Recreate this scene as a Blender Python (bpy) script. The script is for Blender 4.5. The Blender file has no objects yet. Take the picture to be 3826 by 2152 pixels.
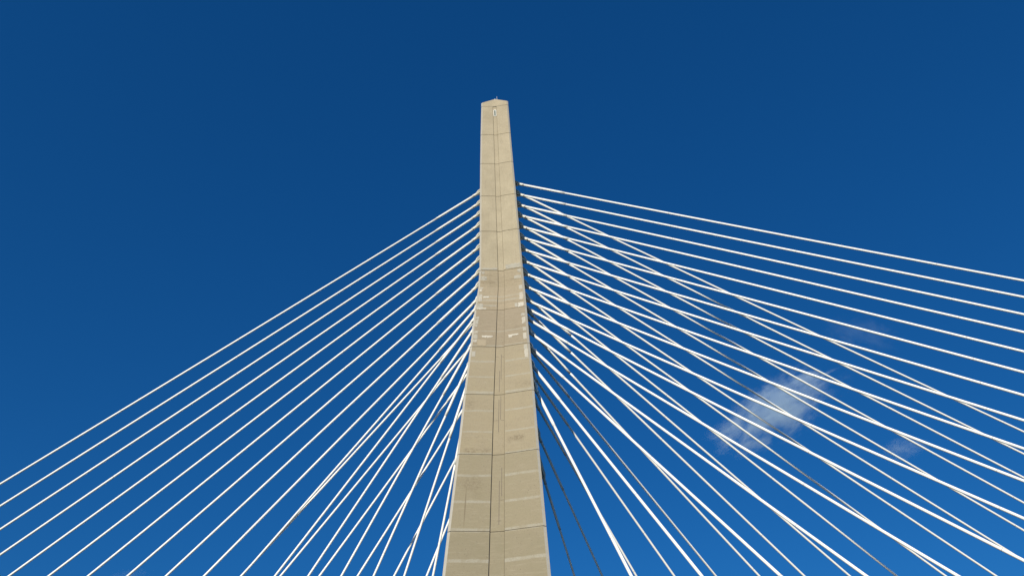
import bpy, bmesh, math, random
from mathutils import Vector, Matrix, noise

# ------------------------------------------------------------------ camera, sky, sun, exposure
SC = bpy.context.scene
COL = SC.collection
ZC = 17.5                                   # eye height above the river
cd = bpy.data.cameras.new('camera'); cam = bpy.data.objects.new('camera', cd); COL.objects.link(cam)
SC.camera = cam
cd.sensor_fit = 'HORIZONTAL'; cd.sensor_width = 36.0; cd.lens = 36.0 * 2887.03 / 3826.0
cd.clip_start = 0.1; cd.clip_end = 30000
FW = Vector((-0.02798, 0.76767, 0.64023)); RT = Vector((0.99721, 0.06581, -0.03534)); UP = Vector((0.06926, -0.63746, 0.76737))
cam.matrix_world = Matrix(((RT.x, UP.x, -FW.x, 0), (RT.y, UP.y, -FW.y, 0), (RT.z, UP.z, -FW.z, ZC), (0, 0, 0, 1)))

SUN_AZ, SUN_EL = 17.3, 21.8                 # light travels this many degrees right of the view axis, this high
az, el = math.radians(SUN_AZ), math.radians(SUN_EL)
TRAVEL = Vector((math.cos(el) * math.sin(az), math.cos(el) * math.cos(az), -math.sin(el)))
sd = bpy.data.lights.new('sun', 'SUN'); sun = bpy.data.objects.new('sun', sd); COL.objects.link(sun)
sd.energy = 5.0; sd.angle = math.radians(0.5); sd.color = (1.0, 0.935, 0.82)
sun.rotation_euler = TRAVEL.to_track_quat('-Z', 'Y').to_euler()

wd = bpy.data.worlds.new('World'); SC.world = wd; wd.use_nodes = True
nt = wd.node_tree; nt.nodes.clear()
sky = nt.nodes.new('ShaderNodeTexSky'); sky.sky_type = 'NISHITA'; sky.sun_disc = False
sky.sun_elevation = el; sky.sun_rotation = math.radians(180 + SUN_AZ)
sky.altitude = 2500; sky.air_density = 1.0; sky.dust_density = 0.0; sky.ozone_density = 3.0
hs = nt.nodes.new('ShaderNodeHueSaturation'); hs.inputs['Saturation'].default_value = 1.55; hs.inputs['Hue'].default_value = 0.5
bg = nt.nodes.new('ShaderNodeBackground'); bg.inputs['Strength'].default_value = 0.150
wo = nt.nodes.new('ShaderNodeOutputWorld')
gm = nt.nodes.new('ShaderNodeGamma'); gm.inputs[1].default_value = 0.65          # the camera's flatter, cooler rendering of the sky
wb = nt.nodes.new('ShaderNodeMix'); wb.data_type = 'RGBA'; wb.blend_type = 'MULTIPLY'; wb.inputs[0].default_value = 1.0; wb.inputs[7].default_value = (0.29, 0.735, 1.055, 1)
nt.links.new(sky.outputs[0], gm.inputs[0]); nt.links.new(gm.outputs[0], hs.inputs['Color']); nt.links.new(hs.outputs[0], wb.inputs[6]); nt.links.new(wb.outputs[2], bg.inputs[0]); nt.links.new(bg.outputs[0], wo.inputs[0])

SC.render.engine = 'CYCLES'
SC.view_settings.view_transform = 'Standard'; SC.view_settings.look = 'None'
SC.view_settings.exposure = 0.0; SC.view_settings.gamma = 1.0
SC.cycles.volume_bounces = 2
SC.render.film_transparent = False

# ------------------------------------------------------------------ helpers
def tag(o, label=None, cat=None, group=None, kind=None):
    if label: o['label'] = label
    if cat: o['category'] = cat
    if group: o['group'] = group
    if kind: o['kind'] = kind
    return o

def empty(name, loc):
    o = bpy.data.objects.new(name, None); COL.objects.link(o); o.location = loc
    o.empty_display_size = 0.5
    return o

def link(name, bm, mats, parent=None, smooth=False, origin=None):
    """links a bmesh built in world coordinates; origin = where its object stands"""
    org = Vector(parent.location) if parent else Vector(origin or (0, 0, 0))
    if parent and parent.parent: org = org + Vector(parent.parent.location)
    bmesh.ops.translate(bm, verts=bm.verts, vec=-org)
    me = bpy.data.meshes.new(name); bm.to_mesh(me); bm.free()
    if not isinstance(mats, (list, tuple)): mats = [mats]
    for m in mats: me.materials.append(m)
    if smooth:
        for p in me.polygons: p.use_smooth = True
    o = bpy.data.objects.new(name, me); COL.objects.link(o)
    if parent: o.parent = parent
    else: o.location = org
    return o

def add_box(bm, lo, hi, mi=0):
    x0, y0, z0 = lo; x1, y1, z1 = hi
    v = [bm.verts.new(c) for c in ((x0,y0,z0),(x1,y0,z0),(x1,y1,z0),(x0,y1,z0),(x0,y0,z1),(x1,y0,z1),(x1,y1,z1),(x0,y1,z1))]
    for f in ((3,2,1,0),(4,5,6,7),(0,1,5,4),(1,2,6,5),(2,3,7,6),(3,0,4,7)):
        bm.faces.new([v[i] for i in f]).material_index = mi

def frame_of(d):
    d = d.normalized(); s = d.cross(Vector((0, 0, 1)))
    if s.length < 1e-4: s = Vector((1, 0, 0))
    s.normalize(); return s, d.cross(s).normalized()

def add_tube(bm, pts, rads, seg=16, caps=True, mi=0):
    rings = []
    n = len(pts)
    for i, p in enumerate(pts):
        d = pts[min(i + 1, n - 1)] - pts[max(i - 1, 0)]
        if d.length < 1e-6: d = pts[-1] - pts[0]
        s, u = frame_of(d)
        rings.append([bm.verts.new(p + (s * math.cos(2 * math.pi * k / seg) + u * math.sin(2 * math.pi * k / seg)) * rads[i]) for k in range(seg)])
    for a, b in zip(rings, rings[1:]):
        for k in range(seg):
            f = bm.faces.new((a[k], b[k], b[(k + 1) % seg], a[(k + 1) % seg])); f.material_index = mi; f.smooth = True
    if caps:
        bm.faces.new(rings[0]).material_index = mi; bm.faces.new(rings[-1][::-1]).material_index = mi

# ------------------------------------------------------------------ materials
def new_mat(name):
    m = bpy.data.materials.new(name); m.use_nodes = True
    t = m.node_tree; b = t.nodes['Principled BSDF']
    return m, t, b

class NG:
    def __init__(s, t): s.t = t
    def n(s, ty, **kw):
        o = s.t.nodes.new(ty)
        for k, v in kw.items(): setattr(o, k, v)
        return o
    def l(s, a, b): s.t.links.new(a, b)
    def math(s, op, a, b=None, c=None, clamp=False):
        o = s.n('ShaderNodeMath', operation=op, use_clamp=clamp)
        for i, v in enumerate((a, b, c)):
            if v is None: continue
            if isinstance(v, (int, float)): o.inputs[i].default_value = v
            else: s.l(v, o.inputs[i])
        return o.outputs[0]
    def mix(s, f, a, b, mode='MIX'):
        o = s.n('ShaderNodeMix', data_type='RGBA', blend_type=mode)
        for k, v in ((0, f), (6, a), (7, b)):
            if isinstance(v, (int, float)): o.inputs[k].default_value = v
            elif isinstance(v, (tuple, list)): o.inputs[k].default_value = (*v[:3], 1)
            else: s.l(v, o.inputs[k])
        return o.outputs[2]
    def ramp(s, f, stops, interp='LINEAR'):
        o = s.n('ShaderNodeValToRGB'); cr = o.color_ramp; cr.interpolation = interp
        while len(cr.elements) < len(stops): cr.elements.new(0.5)
        for e, (p, c) in zip(cr.elements, stops):
            e.position = p; e.color = (*c, 1) if isinstance(c, (tuple, list)) else (c, c, c, 1)
        s.l(f, o.inputs[0]); return o.outputs[0]
    def noise(s, vec, scale, detail=4, rough=0.55, dist=0.0):
        o = s.n('ShaderNodeTexNoise'); s.l(vec, o.inputs['Vector'])
        o.inputs['Scale'].default_value = scale; o.inputs['Detail'].default_value = detail
        o.inputs['Roughness'].default_value = rough; o.inputs['Distortion'].default_value = dist
        return o.outputs['Fac']
    def mapping(s, vec, scale=(1, 1, 1), loc=(0, 0, 0)):
        o = s.n('ShaderNodeMapping'); s.l(vec, o.inputs[0]); o.inputs['Scale'].default_value = scale; o.inputs['Location'].default_value = loc
        return o.outputs[0]

# heights (above the eye) of the grey grout bands cast into the lifts, and their half thickness
BANDS = [(43.75, .16), (44.45, .10), (34.2, .13), (32.2, .08), (30.32, .13), (28.2, .10), (26.0, .07), (21.9, .11), (19.75, .10), (17.6, .15), (23.86, .09), (30.2, .12), (15.5, .12), (36.42, .07), (38.6, .06)]

# stains on the near face: sideways, height, half width, half height, strength
STAINS = [(-1.2, 46.75, .85, .22, .9), (1.1, 46.95, .9, .2, .5), (-1.1, 47.62, .7, .06, .8), (1.31, 25.2, .55, .4, .85), (.72, 25.1, .25, .45, .7), (-1.75, 21.3, .8, .8, .55), (-1.2, 20.9, .5, 1.3, .3),
          (-1.8, 24.15, .6, .3, .8), (-.9, 24.15, .5, .3, .8), (-1.9, 19.4, .05, 1.8, .75), (-2.1, 29.0, .5, .9, .5), (1.9, 30.9, .9, .6, .4), (1.4, 38.9, .9, .3, .45), (-1.45, 36.8, .35, .45, .9)]
def concrete_mat():
    m, t, b = new_mat('tower_concrete'); g = NG(t)
    tc = g.n('ShaderNodeTexCoord').outputs['Object']
    sep = g.n('ShaderNodeSeparateXYZ'); g.l(tc, sep.inputs[0]); X, Y, Z = sep.outputs
    z = g.math('SUBTRACT', Z, ZC)                             # height above the eye
    broad = g.noise(tc, 0.55, 5, 0.6, 0.3)
    mid = g.noise(tc, 2.2, 6, 0.65)
    fine = g.noise(tc, 13, 5, 0.7)
    hor = g.noise(g.mapping(tc, (0.7, 0.7, 4.0)), 1.5, 7, 0.72, 0.35)      # board and pour lines
    ver = g.noise(g.mapping(tc, (7, 7, 0.25)), 1.0, 4, 0.6)             # runs down the face
    # colour of the pour changes from lift to lift
    zw = z
    zr = g.math('DIVIDE', zw, 80.0)
    base = g.ramp(zr, [(0.0, (.225, .200, .124)), (17.4/80, (.240, .210, .132)), (17.5/80, (.265, .230, .144)), (23.75/80, (.268, .232, .146)), (23.85/80, (.320, .270, .170)), (30.1/80, (.332, .280, .178)),
                       (36.2/80, (.340, .287, .186)), (36.35/80, (.310, .256, .174)), (42.05/80, (.315, .260, .180)), (42.15/80, (.375, .308, .205)), (48.2/80, (.390, .325, .218)),
                       (48.3/80, (.460, .400, .275)), (62/80, (.455, .393, .270)), (74/80, (.45, .385, .265))])
    c = g.mix(g.ramp(broad, [(.3, 0.0), (.7, 0.55)]), base, (.29, .245, .165))
    # rough streaked pour between 36 and 48 m, quieter elsewhere
    rough_zone = g.math('MULTIPLY', g.ramp(zr, [(35/80, 0.0), (37/80, 1.0), (48.1/80, 1.0), (48.3/80, 0.0)]), 0.75)
    rz = g.math('ADD', rough_zone, 0.22, clamp=True)
    st = g.ramp(hor, [(.30, 0.0), (.44, 0.0), (.50, 1.0), (.56, 0.0), (.75, 0.0)])
    c = g.mix(g.math('MULTIPLY', g.math('MULTIPLY', st, rz), 0.30), c, (.16, .125, .085))
    lt = g.ramp(hor, [(.52, 0.0), (.70, 1.0)])
    c = g.mix(g.math('MULTIPLY', lt, 0.2), c, (.43, .385, .29))
    # dark vertical runs
    c = g.mix(g.math('MULTIPLY', g.ramp(ver, [(.56, 0.0), (.78, 1.0)]), 0.30), c, (.17, .14, .10))
    # bands of grout
    tot = None
    zb = g.math('ADD', z, g.math('MULTIPLY', g.math('SUBTRACT', g.noise(tc, 1.3, 4, .6), 0.5), 0.16))
    for zc_, hw in BANDS:
        d = g.math('ABSOLUTE', g.math('SUBTRACT', zb, zc_))
        k = g.math('SUBTRACT', 1.0, g.math('DIVIDE', g.math('SUBTRACT', d, hw * .75), 0.05), clamp=True)
        tot = k if tot is None else g.math('MAXIMUM', tot, k)
    worn = g.ramp(mid, [(.30, 0.25), (.55, 1.0)])
    # the lower bands stop at the central recess
    off = g.math('MAXIMUM', g.math('GREATER_THAN', g.math('ABSOLUTE', X), .43), g.math('GREATER_THAN', z, 35.0))
    c = g.mix(g.math('MULTIPLY', g.math('MULTIPLY', g.math('MULTIPLY', tot, off), worn), 0.62), c, (.37, .35, .28))
    # stains, each with a place of its own
    blot = g.noise(g.mapping(tc, (1, 1, 1.3)), 5, 7, .78, .6)
    for u, sz, ru, rz, k in STAINS:
        e = g.math('ADD', g.math('POWER', g.math('DIVIDE', g.math('ABSOLUTE', g.math('SUBTRACT', X, u)), ru), 2), g.math('POWER', g.math('DIVIDE', g.math('ABSOLUTE', g.math('SUBTRACT', z, sz)), rz), 2))
        e = g.math('SUBTRACT', 1.0, e, clamp=True)
        if ru > .1: e = g.math('MULTIPLY', e, g.ramp(blot, [(.44, 0.0), (.58, 1.0)]))
        c = g.mix(g.math('MULTIPLY', e, k), c, (.15, .115, .07))
    # air pockets
    vor = g.n('ShaderNodeTexVoronoi'); vor.feature = 'F1'; g.l(g.mapping(tc, (1, 1, .8)), vor.inputs['Vector']); vor.inputs['Scale'].default_value = 3.6
    pit = g.ramp(vor.outputs['Distance'], [(0.0, 1.0), (.09, 1.0), (.13, 0.0)])
    vor2 = g.n('ShaderNodeTexVoronoi'); g.l(tc, vor2.inputs['Vector']); vor2.inputs['Scale'].default_value = 9.0
    pit2 = g.ramp(vor2.outputs['Distance'], [(0.0, 1.0), (.13, 1.0), (.19, 0.0)])
    low = g.ramp(zr, [(34/80, 1.0), (50/80, 0.2)])
    pm = g.math('MULTIPLY', g.math('MULTIPLY', g.math('MAXIMUM', pit, pit2), g.ramp(broad, [(.40, .3), (.58, 1.0)])), low)
    c = g.mix(g.math('MULTIPLY', pm, 0.6), c, (.13, .105, .07))
    # grain
    c = g.mix(g.math('MULTIPLY', g.ramp(fine, [(.3, 1.0), (.6, 0.0)]), 0.48), c, (.24, .20, .13))
    g.l(c, b.inputs['Base Color']); b.inputs['Roughness'].default_value = 0.93
    b.inputs['Specular IOR Level'].default_value = 0.2
    bp = g.n('ShaderNodeBump'); bp.inputs['Strength'].default_value = 0.35; bp.inputs['Distance'].default_value = 0.03
    g.l(g.math('ADD', g.math('MULTIPLY', hor, .5), g.math('MULTIPLY', fine, .6)), bp.inputs['Height']); g.l(bp.outputs[0], b.inputs['Normal'])
    return m

def patch_mat(name, col, amt=0.3, scale=7):
    m, t, b = new_mat(name); g = NG(t)
    tc = g.n('ShaderNodeTexCoord').outputs['Object']
    n = g.noise(tc, scale, 5, 0.65); n2 = g.noise(g.mapping(tc, (1, 1, 3)), 2.5, 4, 0.6, 0.6)
    c = g.mix(g.math('MULTIPLY', g.ramp(n, [(.35, 0.0), (.65, 1.0)]), amt), col, tuple(v * .72 for v in col))
    c = g.mix(g.math('MULTIPLY', g.ramp(n2, [(.5, 0.0), (.68, 1.0)]), 0.5), c, (.36, .31, .235))
    g.l(c, b.inputs['Base Color']); b.inputs['Roughness'].default_value = 0.9; b.inputs['Specular IOR Level'].default_value = 0.2
    return m

def plain(name, col, rough=0.5, metal=0.0, var=0.15, scale=3.0, spec=0.4):
    m, t, b = new_mat(name); g = NG(t)
    tc = g.n('ShaderNodeTexCoord').outputs['Object']
    n = g.noise(tc, scale, 4, 0.6)
    c = g.mix(g.math('MULTIPLY', g.ramp(n, [(.3, 0.0), (.7, 1.0)]), var), col, tuple(v * .6 for v in col))
    g.l(c, b.inputs['Base Color']); b.inputs['Roughness'].default_value = rough; b.inputs['Metallic'].default_value = metal
    b.inputs['Specular IOR Level'].default_value = spec
    return m

M_CON = concrete_mat()
M_JOINT_SHADE = plain('joint_fill_shade', (.25, .215, .155), .95, var=.3)  # joint fill; its dark tone also paints the shadow line of the grooves
M_EDGE = patch_mat('corner_grey', (.40, .375, .31), .25, 3)  # greyer tone on the chamfered corners of the near side
M_P = [patch_mat('repair_brown', (.36, .30, .20)), patch_mat('repair_grey', (.40, .375, .30), .4), patch_mat('repair_pale', (.46, .425, .34), .45), patch_mat('repair_white', (.55, .515, .42), .45)]
M_STRAY = plain('cable_pipe_white', (.88, .875, .80), .4, var=.08, scale=.9, spec=.4)
M_RING = plain('weld_ring_grey', (.48, .47, .45), .6)
M_SEAL = plain('sleeve_seal_pale', (.68, .67, .64), .6)
M_STEEL = plain('painted_bracket_white', (.82, .79, .68), .45, var=.1)
M_DARK = plain('dark_gap', (.03, .03, .035), .8)
M_VENT = plain('vent_frame_white', (.78, .77, .70), .5)
M_LOUV = plain('louvre_grey_green', (.18, .22, .17), .5)
M_ROD = plain('aluminium_rod', (.62, .65, .68), .4, .3)

# ------------------------------------------------------------------ the river and banks (structure)
def water():
    bm = bmesh.new(); R = 9000
    bm.faces.new([bm.verts.new(c) for c in ((-R, -R, 0), (R, -R, 0), (R, R, 0), (-R, R, 0))])
    m, t, b = new_mat('river_water'); g = NG(t)
    tc = g.n('ShaderNodeTexCoord').outputs['Object']
    b.inputs['Base Color'].default_value = (.02, .035, .035, 1); b.inputs['Roughness'].default_value = .12
    bp = g.n('ShaderNodeBump'); bp.inputs['Strength'].default_value = .5; bp.inputs['Distance'].default_value = .3
    g.l(g.noise(tc, .4, 4, .6), bp.inputs['Height']); g.l(bp.outputs[0], b.inputs['Normal'])
    tag(link('water', bm, m), kind='structure')
water()

# ------------------------------------------------------------------ geometry of the bridge, metres; z above the eye
X0, D0 = -3.017, 57.529                       # tower axis
ZS, SLOPE, DOFF, E0 = 46.178, 0.4516, 0.602, 2.003
def legoff(z): return DOFF + SLOPE * max(0.0, ZS - z)
def lerp(tab, z):
    if z >= tab[0][0]: return tab[0][1]
    for (a, va), (b, vb) in zip(tab, tab[1:]):
        if z >= b: return va + (vb - va) * (a - z) / (a - b)
    (a, va), (b, vb) = tab[-2:]
    return vb + (vb - va) * (b - z) / (a - b)
HL = [(73.3,1.575),(68.2,1.70),(63.4,1.79),(58.4,1.865),(53.35,1.925),(48.25,2.00),(47.0,2.09),(44.3,2.20),(42.1,2.29),(39.0,2.35),(36.25,2.41),(30.07,2.57),(23.8,2.665),(17.5,2.80),(14.5,2.85)]
HR = [(73.3,1.55),(68.2,1.64),(63.4,1.75),(58.4,1.88),(53.35,2.0),(48.25,2.12),(42.0,2.29),(36.25,2.40),(30.07,2.55),(23.8,2.66),(17.5,2.80),(14.2,2.88)]
RL = [(73.3,-.255),(63.5,-.25),(48.3,-.26),(43.3,-.33),(36.3,-.38),(30,-.42),(14,-.44)]
RR = [(73.3,.19),(63.5,.24),(53.4,.30),(48.2,.335),(36.2,.33),(30,.37),(17.5,.42),(14,.43)]
DIP = [(74,.13),(48.2,.20),(17.5,.38),(0,.42)]
CW, CD = 0.17, 0.10                           # corner chamfer: across, back
RD = 0.08                                     # depth of the central recess
JOINTS = [68.25, 63.42, 58.4, 53.37, 48.25, 42.1, 36.27, 30.07, 23.8, 17.52, 11.2, 4.9, -1.4, -7.7]
HAIR = [43.28]

def yface(u, z):
    """y of the near face at sideways offset u from the tower axis"""
    hl, hr, rl, rr = lerp(HL, z), lerp(HR, z), lerp(RL, z), lerp(RR, z); dp = lerp(DIP, z)
    yf = D0 - legoff(z) - E0
    if u <= rl: return yf + dp * max(0, (u + hl - CW)) / (hl - CW + rl)
    if u >= rr: return yf + dp * max(0, (hr - CW - u)) / (hr - CW - rr)
    return yf + dp + RD

def half_outline(z, inset=0.0, recess=True):
    """near face seen in plan, left to right: list of (x, y, kind)"""
    hl, hr, rl, rr = lerp(HL, z), lerp(HR, z), lerp(RL, z), lerp(RR, z); dp = lerp(DIP, z)
    yf = D0 - legoff(z) - E0 + inset
    hl -= inset; hr -= inset
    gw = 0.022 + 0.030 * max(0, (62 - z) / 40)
    P = [(-hl, yf + CD), (-hl + CW, yf)]
    if recess:
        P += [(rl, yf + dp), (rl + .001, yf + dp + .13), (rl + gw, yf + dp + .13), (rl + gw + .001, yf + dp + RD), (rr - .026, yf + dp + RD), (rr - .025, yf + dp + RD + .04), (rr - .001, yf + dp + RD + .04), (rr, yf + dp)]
    else:
        mid = (rl + rr) / 2
        P += [(rl, yf + dp), (rl + .01, yf + dp + .001), (rl + .02, yf + dp + .001), (rl + .03, yf + dp + .001), (rr - .04, yf + dp + .001), (rr - .03, yf + dp + .001), (rr - .01, yf + dp + .001), (rr, yf + dp)]
    P += [(hr - CW, yf), (hr, yf + CD)]
    return P

def section(z, kind, inset=0.0, recess=True):
    """closed outline at height z for the shaft, the near leg or the far leg"""
    near = half_outline(z, inset, recess)
    if kind == 'shaft':
        far = [(x, 2 * D0 - y) for x, y in reversed(near)]
    else:
        hl, hr = lerp(HL, z) - inset, lerp(HR, z) - inset
        yi = min(D0 - legoff(z) + 1.9, D0 - 0.02) - inset
        yi = max(yi, near[0][1] + .5)
        far = [(hr, yi - .15), (hr - .15, yi)] + [(hr - .3 - .01 * k, yi) for k in range(3)] + [(-hl + .3 + .01 * (2 - k), yi) for k in range(3)] + [(-hl + .15, yi), (-hl, yi - .15)]
    pts = near + far
    if kind == 'far': pts = [(x, 2 * D0 - y) for x, y in reversed(pts)]
    return [Vector((X0 + x, y, z + ZC)) for x, y in pts]

def build_prism(kind, ztop, zbot):
    lv = []                                    # (z, inset, material below)
    zs = sorted([j for j in JOINTS if zbot + .2 < j < ztop - .2], reverse=True)
    hs_ = [j for j in HAIR if zbot + .2 < j < ztop - .2]
    lv.append((ztop, 0.0)); marks = set()
    cuts = [(j, .027, .045) for j in zs] + [(j, .012, .012) for j in hs_]
    cuts.sort(key=lambda c: -c[0])
    for j, hw, dep in cuts:
        lv += [(j + hw, 0.0), (j + hw - .004, dep), (j - hw + .004, dep), (j - hw, 0.0)]
        marks.add(len(lv) - 3)
    lv.append((zbot, 0.0))
    # extra rows so the taper follows its table
    ext = []
    for i, (a, b) in enumerate(zip(lv, lv[1:])):
        ext.append((a, i in marks))
        gap = a[0] - b[0]
        if gap > 1.2:
            n = int(gap / 1.0)
            for k in range(1, n + 1): ext.append(((a[0] - gap * k / (n + 1), 0.0), False))
    ext.append((lv[-1], False))
    bm = bmesh.new(); rings = []
    for (z, ins), mk in ext: rings.append([bm.verts.new(p) for p in section(z, kind, ins)])
    n = len(rings[0])
    for i in range(len(rings) - 1):
        A, B = rings[i], rings[i + 1]
        for k in range(n):
            f = bm.faces.new((A[k], A[(k + 1) % n], B[(k + 1) % n], B[k]))
            if ext[i][1] : f.material_index = 1
            if kind != 'far' and k in (2, 3, 4, 7, 8): f.material_index = 1  # recess-side grooves: shadow lines put into the colour
            if kind != 'far' and k in (0, 10) and not ext[i][1]: f.material_index = 2
    bm.faces.new(rings[0]); bm.faces.new(rings[-1][::-1])
    bmesh.ops.recalc_face_normals(bm, faces=bm.faces)
    return bm

tower = empty('bridge_tower', (X0, D0, 0))
tag(tower, 'tall tapering pale concrete cable tower with patched repairs and a gabled cap', 'bridge tower')
link('upper_shaft', build_prism('shaft', 73.27, ZS), [M_CON, M_JOINT_SHADE, M_EDGE], tower)
leg_near = link('leg', build_prism('near', ZS, -ZC - 2), [M_CON, M_JOINT_SHADE, M_EDGE], tower)
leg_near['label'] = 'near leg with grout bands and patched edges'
leg_far = link('leg', build_prism('far', ZS, -ZC - 2), [M_CON, M_JOINT_SHADE, M_EDGE], tower)

# cap: plain faces, gable on each side, no recess
def build_cap():
    bm = bmesh.new()
    z0, z1 = 73.34, 74.02
    def ring(z, grow=0.0): return [bm.verts.new(p) for p in section(z, 'shaft', -grow, recess=False)]
    rn = ring(73.27, -.05); r0 = ring(z0); r1 = ring(z1)
    for v in r0 + r1 + rn: pass
    n = len(r0)
    for A, B in ((rn, r0), (r0, r1)):
        for k in range(n):
            f = bm.faces.new((A[k], A[(k + 1) % n], B[(k + 1) % n], B[k]))
            f.material_index = 1 if A is rn else (2 if k in (0, 10) else 0)
    # raise the middle of each face to a gable and lift a low roof to the apex
    gable = []
    for v in r1:
        x, y = v.co.x - X0, v.co.y - D0
        if abs(x) < .6: v.co.z += .68 * (1 - abs(x) / 1.5)
    apex = bm.verts.new((X0 + .0, D0 - 1.2, ZC + 74.82)); apex2 = bm.verts.new((X0 + .0, D0 + 1.2, ZC + 74.82))
    h = n // 2
    for k in range(n):
        a, b = r1[k], r1[(k + 1) % n]
        if (a.co.y + b.co.y) / 2 < D0 - .01: ap = apex
        elif (a.co.y + b.co.y) / 2 > D0 + .01: ap = apex2
        else:
            bm.faces.new((a, b, apex2, apex) if a.co.y < D0 else (a, b, apex, apex2)); continue
        bm.faces.new((a, b, ap))
    bm.faces.new(rn)
    bmesh.ops.recalc_face_normals(bm, faces=bm.faces)
    return bm
cap = link('cap', build_cap(), [M_CON, M_JOINT_SHADE, M_EDGE], tower)
bm = bmesh.new()
yc = yface(0, 73.3)
add_tube(bm, [Vector((X0 + .02, yc + .12, ZC + 74.6)), Vector((X0 + .02, yc + .12, ZC + 74.86)), Vector((X0 + .02, yc + .12, ZC + 74.93))], [.13, .11, .05], 12)
link('beacon_lamp', bm, M_ROD, tower)
bm = bmesh.new()
add_tube(bm, [Vector((X0 + .27, yc + .16, ZC + 74.4)), Vector((X0 + .25, yc + .16, ZC + 75.45))], [.034, .024], 8)
link('lightning_rod', bm, M_ROD, tower)

# louvred vent in the recess just below the cap
vy = yface(0, 72) 
bm = bmesh.new()
vx0, vx1, vz0, vz1 = X0 - .175, X0 + .125, ZC + 71.6, ZC + 72.72
yv = vy - .035
for lo, hi in (((vx0, yv, vz0), (vx0 + .06, vy + .02, vz1)), ((vx1 - .06, yv, vz0), (vx1, vy + .02, vz1)),
               ((vx0 + .06, yv, vz1 - .09), (vx1 - .06, vy + .02, vz1)), ((vx0 + .06, yv, vz0), (vx1 - .06, vy + .02, vz0 + .05))): add_box(bm, lo, hi)
vent = link('vent_frame', bm, M_VENT, tower)
bm = bmesh.new(); add_box(bm, (vx0 + .061, vy - .004, vz0 + .051), (vx1 - .061, vy + .015, vz1 - .091))
for k in range(11):
    z = vz0 + .07 + k * .086
    v = [bm.verts.new(c) for c in ((vx0 + .062, vy - .03, z), (vx1 - .062, vy - .03, z), (vx1 - .062, vy - .006, z + .05), (vx0 + .062, vy - .006, z + .05))]
    bm.faces.new(v); w = [bm.verts.new(x.co + Vector((0, .004, -.008))) for x in v]; bm.faces.new(w[::-1])
    for i in range(4): bm.faces.new((v[i], w[i], w[(i + 1) % 4], v[(i + 1) % 4]))
link('louvre', bm, M_LOUV, tower)

# repair patches trowelled on the near face: x0, x1, z0, z1, tone
PATCHES = [(-1.97,-1.52,47.79,48.15,1),(-1.98,-1.32,46.96,47.46,1),(-2.04,-1.68,45.85,46.10,2),(-2.06,-1.76,45.38,45.78,3),(-2.02,-1.71,43.5,44.82,2),(-1.59,-1.08,44.22,44.44,3),(-2.1,-1.54,42.4,43.13,1),(-2.1,-1.26,42.18,42.38,3),(-2.17,-1.84,40.49,40.86,1),(-2.18,-1.88,39.65,40.37,1),(-2.2,-1.94,39.24,39.59,1),(-2.18,-1.86,38.25,38.60,2),(-2.2,-1.86,37.41,38.08,1),(-2.22,-1.9,36.9,37.31,2),(-1.88,-1.14,36.38,37.29,0),(-1.51,-.63,37.68,37.9,3),(-2.24,-1.95,34.86,35.59,1),
 (1.6,1.93,47.70,48.1,1),(1.26,1.92,46.98,47.39,1),(1.66,2.0,45.32,46.08,1),(1.68,2.02,43.4,44.72,2),(1.55,2.05,42.24,42.92,3),(1.25,1.5,42.25,42.87,1),(1.78,2.1,40.57,41.0,1),(1.84,2.14,39.29,40.38,2),(1.88,2.15,38.13,38.71,1),(1.88,2.18,36.89,37.84,2),(1.9,2.2,35.5,36.1,1),(1.94,2.24,34.3,35.54,2),(.66,1.5,37.69,37.88,3),(.69,.96,37.50,37.66,3),(.47,1.88,48.36,48.9,1),(-1.8,-.32,48.32,48.54,1),(-1.75,-.36,42.72,42.86,1)]
random.seed(5)
def patch(x0, x1, z0, z1, tone, parent, slope_top=0.0):
    bm = bmesh.new(); out = []
    per = 9
    for side in range(4):
        for k in range(per):
            f = k / per
            if side == 0: x, z = x0 + (x1 - x0) * f, z0
            elif side == 1: x, z = x1, z0 + (z1 - z0) * f
            elif side == 2: x, z = x1 - (x1 - x0) * f, z1
            else: x, z = x0, z1 - (z1 - z0) * f
            j = min(.075, .15 * min(x1 - x0, z1 - z0))
            x += random.uniform(-j, j) * .7; z += random.uniform(-j, j)
            if tone == 3 and side == 0 and k % 2: z -= random.uniform(.02, .14)      # runs of mortar
            x = max(-lerp(HL, z) + CW + .02, min(lerp(HR, z) - CW - .02, x))
            if x1 < 0: x = min(x, lerp(RL, z) - .02)
            elif x0 > 0: x = max(x, lerp(RR, z) + .02)
            out.append((x, z))
    def layer(off, sh): 
        mx = sum(p[0] for p in out) / len(out); mz = sum(p[1] for p in out) / len(out)
        return [bm.verts.new((X0 + mx + (x - mx) * sh, yface(mx + (x - mx) * sh, mz + (z - mz) * sh) - off, ZC + mz + (z - mz) * sh)) for x, z in out]
    fr, bk = layer(.014, .985), layer(-.03, 1.0)
    mx = sum(v.co.x for v in fr) / len(fr); mz = sum(v.co.z for v in fr) / len(fr)
    c = bm.verts.new((mx, yface(mx - X0, mz - ZC) - .014, mz)); n = len(fr)
    for k in range(n):
        bm.faces.new((fr[k], fr[(k + 1) % n], c)); bm.faces.new((bk[k], bk[(k + 1) % n], fr[(k + 1) % n], fr[k]))
    bmesh.ops.recalc_face_normals(bm, faces=bm.faces)
    if sum(f.normal.y for f in bm.faces) > 0: bmesh.ops.reverse_faces(bm, faces=bm.faces)
    return link('repair_patch', bm, M_P[tone], parent)
for p in PATCHES: patch(*p, tower)

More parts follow.
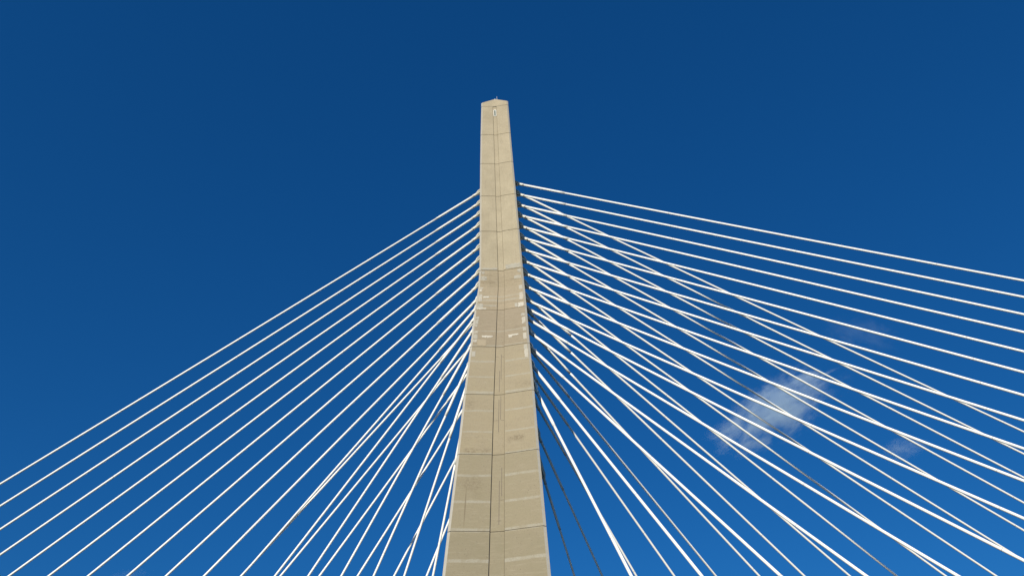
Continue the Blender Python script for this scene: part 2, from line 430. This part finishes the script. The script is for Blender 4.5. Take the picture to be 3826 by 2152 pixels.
# thin form-tie seams on the recess strip, part of its look
SEAMS = [(.10,32.0,35.2,0),(-.02,30.4,33.0,0),(.10,27.3,29.9,0),(-.03,26.0,29.5,0),(.08,18.0,21.5,0),(.22,20.2,22.6,0)]
M_SEAM = plain('seam_grime', (.17, .14, .10), .9)
for x, a, b_, _ in SEAMS:
    n = 6; bm = bmesh.new()
    rows = [[bm.verts.new((X0 + xx, yface(0, zz) - o_, ZC + zz)) for xx, o_ in ((x - .018, -.02), (x - .018, .006), (x + .018, .006), (x + .018, -.02))] for zz in [a + (b_ - a) * k / n for k in range(n + 1)]]
    for p_, q_ in zip(rows, rows[1:]):
        for i in range(3): bm.faces.new((p_[i], p_[i + 1], q_[i + 1], q_[i]))
    bmesh.ops.recalc_face_normals(bm, faces=bm.faces)
    link('form_seam', bm, M_SEAM, tower)
for x0_, x1_, z in ((-.33, -.10, 34.9), (.10, .30, 34.9), (-.36, -.05, 27.2), (.12, .35, 27.2), (.16, .38, 19.9), (.0, .2, 18.3)):
    bm = bmesh.new(); add_box(bm, (X0 + x0_, yface(0, z) - .008, ZC + z - .012), (X0 + x1_, yface(0, z) + .01, ZC + z + .012))
    link('form_seam', bm, M_SEAM, tower)

# ------------------------------------------------------------------ stay cables
STRANDS = [62.203,60.536,58.889,57.351,55.76,54.2,52.577,50.989,49.376,47.76,46.088,44.495,42.669,40.551,38.313,35.83,33.463]
STRANDL = [62.039,60.36,58.765,57.144,55.561,53.934,52.309,50.617,48.988,47.346,45.732,44.105,42.281,40.188,37.868,35.606,33.383]
ORD = ['first','second','third','fourth','fifth','sixth','seventh','eighth','ninth','tenth','eleventh','twelfth','thirteenth','fourteenth','fifteenth','sixteenth','seventeenth']
SAG = 0.0042
def cable(A, Q, label, group, pr, sr, cs, name='stay_cable'):
    """A: anchor on the tower side, Q: deck end (world); pr pipe radius, sr sleeve radius, cs distance of the collar"""
    L = (Q - A).length; hd = Vector((Q.x - A.x, Q.y - A.y)).length
    def P(s):
        t = s / L; p = A + (Q - A) * t
        p.z -= 4 * SAG * t * (1 - t) * hd * hd / 100 if t > 0 else 0
        return p
    root = empty(name, A); tag(root, label, 'cable', group)
    root.location = Q                                        # base of the cable, at the deck
    SE = 6.3 + max(0, cs - 1.6) * .5
    bm = bmesh.new(); n = max(20, int(L / 0.7))
    add_tube(bm, [P(SE - .02 + (L - SE + .02) * k / n) for k in range(n + 1)], [pr] * (n + 1), 18)
    link('pipe', bm, M_STRAY, root)
    bm = bmesh.new()
    add_tube(bm, [P(cs + (SE - cs) * k / 7) for k in range(8)], [sr] * 7 + [sr - .004], 18)
    sl = link('sleeve', bm, M_STRAY, root)
    bm = bmesh.new()
    add_tube(bm, [P(SE), P(SE + .025)], [pr + .010, pr + .010], 18)
    link('sleeve_seal', bm, M_SEAL, root)
    s = SE + 11.4
    while s < L - 2:
        bm = bmesh.new(); add_tube(bm, [P(s - .015), P(s + .015)], [pr + .005] * 2, 18); s += 11.65
        link('weld_ring', bm, M_RING, root)
    # collar with bolt lugs
    bm = bmesh.new()
    c0 = cs - .42
    add_tube(bm, [P(c0), P(c0 + .03), P(cs - .04), P(cs)], [sr + .012, sr + .028, sr + .022, sr + .008], 20)
    d = (P(cs) - P(c0)).normalized(); sx, ux = frame_of(d)
    col = link('collar', bm, M_STEEL, root)
    bm = bmesh.new()
    add_tube(bm, [P(cs - .01), P(cs + .03)], [sr + .008] * 2, 20)
    link('clamp_band', bm, M_RING, col)
    for a in (0.4, 2.5, 4.4):
        q = P(cs - .02) + (sx * math.cos(a) + ux * math.sin(a)) * (sr + .045)
        bm = bmesh.new(); add_tube(bm, [q - d * .05, q + d * .07], [.022, .022], 8)
        link('bolt', bm, M_RING, col)
    # six ribs spreading to the anchor plate in the tower
    r1, r0 = sr + .015, .30
    back = -1.0
    for k in range(6):
        a = math.radians(30 + 60 * k); rad = sx * math.cos(a) + ux * math.sin(a); tang = d.cross(rad).normalized()
        bm = bmesh.new()
        prof = [(c0 + .02, sr - .03, r1), (c0 - .12, sr - .03, r1 + .025), (c0 - .38, sr - .0, r0 - .03), (min(.1, c0 - .45), r0 - .12, r0 + .01), (back, r0 - .10, r0 + .04)]
        w = .042
        R = []
        for s_, ri, ro in prof:
            p = A + d * s_ if s_ < 0 else P(s_)
            R.append([bm.verts.new(p + rad * ri - tang * w), bm.verts.new(p + rad * ro - tang * w), bm.verts.new(p + rad * ro + tang * w), bm.verts.new(p + rad * ri + tang * w)])
        for a_, b_ in zip(R, R[1:]):
            for i in range(4): bm.faces.new((a_[i], b_[i], b_[(i + 1) % 4], a_[(i + 1) % 4]))
        bm.faces.new(R[0]); bm.faces.new(R[-1][::-1])
        bmesh.ops.recalc_face_normals(bm, faces=bm.faces)
        link('anchor_rib', bm, M_STEEL, root)
    bm = bmesh.new(); add_tube(bm, [A - d * .9, P(c0 + .05)], [.085, .085], 12)
    link('strand_bundle', bm, M_DARK, root)
    return root

def tower_half(z, side): return lerp(HL if side < 0 else HR, z)
COLL = [1.32] * 12 + [1.35, 1.4, 1.5, 1.7, 2.3]
NOTE_N = {0: 'white stay cable topmost on the right of the tower, alone above all others'}
NEAR_X = ['crossing high sky', ]
for i, z in enumerate(STRANDS):
    x = X0 + 1.758 + .0197 * (62.203 - z) + .00366 * max(0, ZS - z) - .179
    for side in (-1, 1):
        A = Vector((x, D0 + side * legoff(z), z + ZC))
        Q = Vector((X0 + 11.754 + 6.1 * (16 - i), D0 + side * 21.805, ZC - 1.7155))
        if side < 0:
            if i == 0: lab = 'topmost white stay cable right of the tower, leaving it alone above all the others'
            elif i < 11: lab = 'white stay cable, %s from the top in the nearer, flatter fan right of the tower' % ORD[i]
            elif i < 16: lab = 'bright white stay cable with shaded start, %s from the top in the nearer right fan' % ORD[i]
            else: lab = 'lowest, steepest bright white cable of the nearer right fan, dark where it leaves the tower'
            grp = 'stay cables of the nearer fan right of the tower'
            pr, sr = (.095, .120) if i < 12 else (.092, .115)
        else:
            if i < 12: lab = 'white stay cable, %s from the top in the farther, steeper fan right of the tower' % ORD[i]
            elif i == 12: lab = 'half shaded grey stay cable, thirteenth from the top in the farther right fan'
            elif i == 13: lab = 'farther-fan cable right of the tower, dark at its top and pale below the shade'
            elif i == 14: lab = 'dark shaded cable passing behind the lowest bright cable right of the tower'
            elif i == 15: lab = 'fully shaded dark cable, second right of the tower edge at the bottom'
            else: lab = 'fully shaded dark cable closest to the right edge of the tower at the bottom'
            grp = 'stay cables of the farther fan right of the tower'
            pr, sr = (.095, .120) if i < 12 else (.092, .115)
        cable(A, Q, lab, grp, pr, sr, COLL[i] + (.0 if side < 0 or i < 16 else .5))
for i, z in enumerate(STRANDL):
    x = X0 - (1.758 + .0197 * (62.203 - z) + .00366 * max(0, ZS - z))
    qx = X0 - 9.869 - 4.6731 * (16 - i)
    if i < 10:
        lab = ('topmost white stay cable on the left of the tower' if i == 0 else 'white stay cable, %s from the top in the single row left of the tower' % ORD[i])
        cable(Vector((x, D0, z + ZC)), Vector((qx, D0, ZC - 1.067)), lab, 'stay cables in the single upper row left of the tower', .092, .118, 1.32)
    else:
        k = i - 10
        A = Vector((x, D0 - legoff(z), z + ZC)); Q = Vector((qx, D0 + .804, ZC - 1.067))
        lab = 'white stay cable from the near leg, %s from the top of the lower left group' % ORD[k] if i < 16 else 'steepest white stay cable, hugging the left edge of the near leg'
        cable(A, Q, lab, 'lower stay cables left of the tower from the near leg', .085, .108, COLL[i])
        if i < 16:
            A = Vector((x, D0 + legoff(z), z + ZC)); Q = Vector((qx, D0 - .804, ZC - 1.067))
            cable(A, Q, 'flatter white stay cable emerging from behind the tower, %s in the lower left set' % ORD[k], 'lower stay cables left of the tower from the hidden far leg', .085, .108, COLL[i])

# ------------------------------------------------------------------ deck (below the frame, carries the cables)
deck = empty('bridge_deck', (X0, D0, 0)); tag(deck, 'wide concrete road deck hung from the white stay cables', 'bridge deck')
bm = bmesh.new(); zt = ZC - 2.2
add_box(bm, (X0 + 6, D0 - 23.5, zt - .9), (X0 + 125, D0 + 23.5, zt)); add_box(bm, (X0 - 110, D0 - 17, zt - .9), (X0 - 6, D0 + 17, zt)); add_box(bm, (X0 - 6, D0 - 14, zt - .9), (X0 + 6, D0 + 14, zt))
link('deck_slab', bm, plain('deck_asphalt', (.05, .05, .052), .9), deck)
for s in (-1, 1):
    bm = bmesh.new(); y = D0 + s * 22.6
    add_box(bm, (X0 + 6, y - .5, zt - 3), (X0 + 125, y + .5, zt - .903)); link('edge_girder', bm, plain('girder_paint', (.25, .28, .27), .6), deck)
    bm = bmesh.new(); add_box(bm, (X0 + 6.1, D0 + s * 20 - .2, zt + .003), (X0 + 124, D0 + s * 20 + .2, zt + 1.0)); link('barrier', bm, M_CON, deck)

# ------------------------------------------------------------------ clouds: thin vapour far off
def cloud(name, direc, dist, size, roll, label_seed, dens, thr):
    d = Vector(direc).normalized(); c = Vector((0, 0, ZC)) + d * dist
    bm = bmesh.new(); bmesh.ops.create_icosphere(bm, subdivisions=3, radius=1.0)
    me = bpy.data.meshes.new(name); bm.to_mesh(me); bm.free()
    o = bpy.data.objects.new(name, me); COL.objects.link(o)
    r = RT * math.cos(roll) + UP * math.sin(roll); r = (r - d * r.dot(d)).normalized(); u = d.cross(r) * -1
    o.matrix_world = Matrix.Translation(c) @ Matrix(((r.x, u.x, d.x, 0), (r.y, u.y, d.y, 0), (r.z, u.z, d.z, 0), (0, 0, 0, 1))) @ Matrix.Diagonal((size[0], size[1], size[2], 1))
    m = bpy.data.materials.new(name + '_vapour'); m.use_nodes = True; t = m.node_tree; t.nodes.clear(); g = NG(t)
    tc = g.n('ShaderNodeTexCoord').outputs['Object']
    ln = g.n('ShaderNodeVectorMath', operation='LENGTH'); g.l(tc, ln.inputs[0])
    ar = size[1] / size[0]
    v1 = g.mapping(tc, (2.0, 3.4 * ar, 2.2 * ar), (label_seed, label_seed * .7, 0))
    n1 = g.noise(v1, 1.3, 10, 0.66, 0.7)
    n2 = g.noise(g.mapping(v1, (1, 1.7, 1)), 4.2, 10, 0.78, 0.6)
    fall = g.math('SUBTRACT', 1.0, ln.outputs['Value'], clamp=True)
    s = g.math('ADD', g.math('MULTIPLY', fall, .62), g.math('ADD', g.math('MULTIPLY', g.math('SUBTRACT', n1, .5), 1.7), g.math('MULTIPLY', g.math('SUBTRACT', n2, .5), .9)))
    s = g.math('SUBTRACT', s, thr, clamp=True)
    s = g.math('MULTIPLY', s, g.math('MULTIPLY', fall, 3.0, clamp=True))
    s = g.math('MULTIPLY', s, dens)
    pv = g.n('ShaderNodeVolumePrincipled'); pv.inputs['Color'].default_value = (.74, .89, 1, 1); pv.inputs['Anisotropy'].default_value = 0.0
    g.l(s, pv.inputs['Density']); out = g.n('ShaderNodeOutputMaterial'); g.l(pv.outputs[0], out.inputs['Volume'])
    me.materials.append(m)
    tag(o, kind='stuff')
    return o
c = cloud('cloud', (.2827, .8334, .475), 1500, (160, 66, 60), math.radians(33), 2.6, .065, .17)
tag(c, 'thin ragged white cloud seen between the right-hand cables', 'cloud')
c = cloud('cloud_wisp', (.3815, .7594, .527), 1500, (80, 36, 36), math.radians(-10), 4.1, .007, .12)
tag(c, 'very faint wisp above the main cloud on the right', 'cloud')
c = cloud('cloud_wisp', (.4058, .8187, .4063), 1500, (48, 24, 22), math.radians(18), 7.7, .030, .12)
tag(c, 'small faint cloud scrap low at the right between cables', 'cloud')
c = cloud('cloud_wisp', (-.4663, .8261, .3164), 1500, (40, 14, 20), math.radians(10), 9.2, .008, .08)
tag(c, 'faint cloud scrap at the bottom edge on the left', 'cloud')
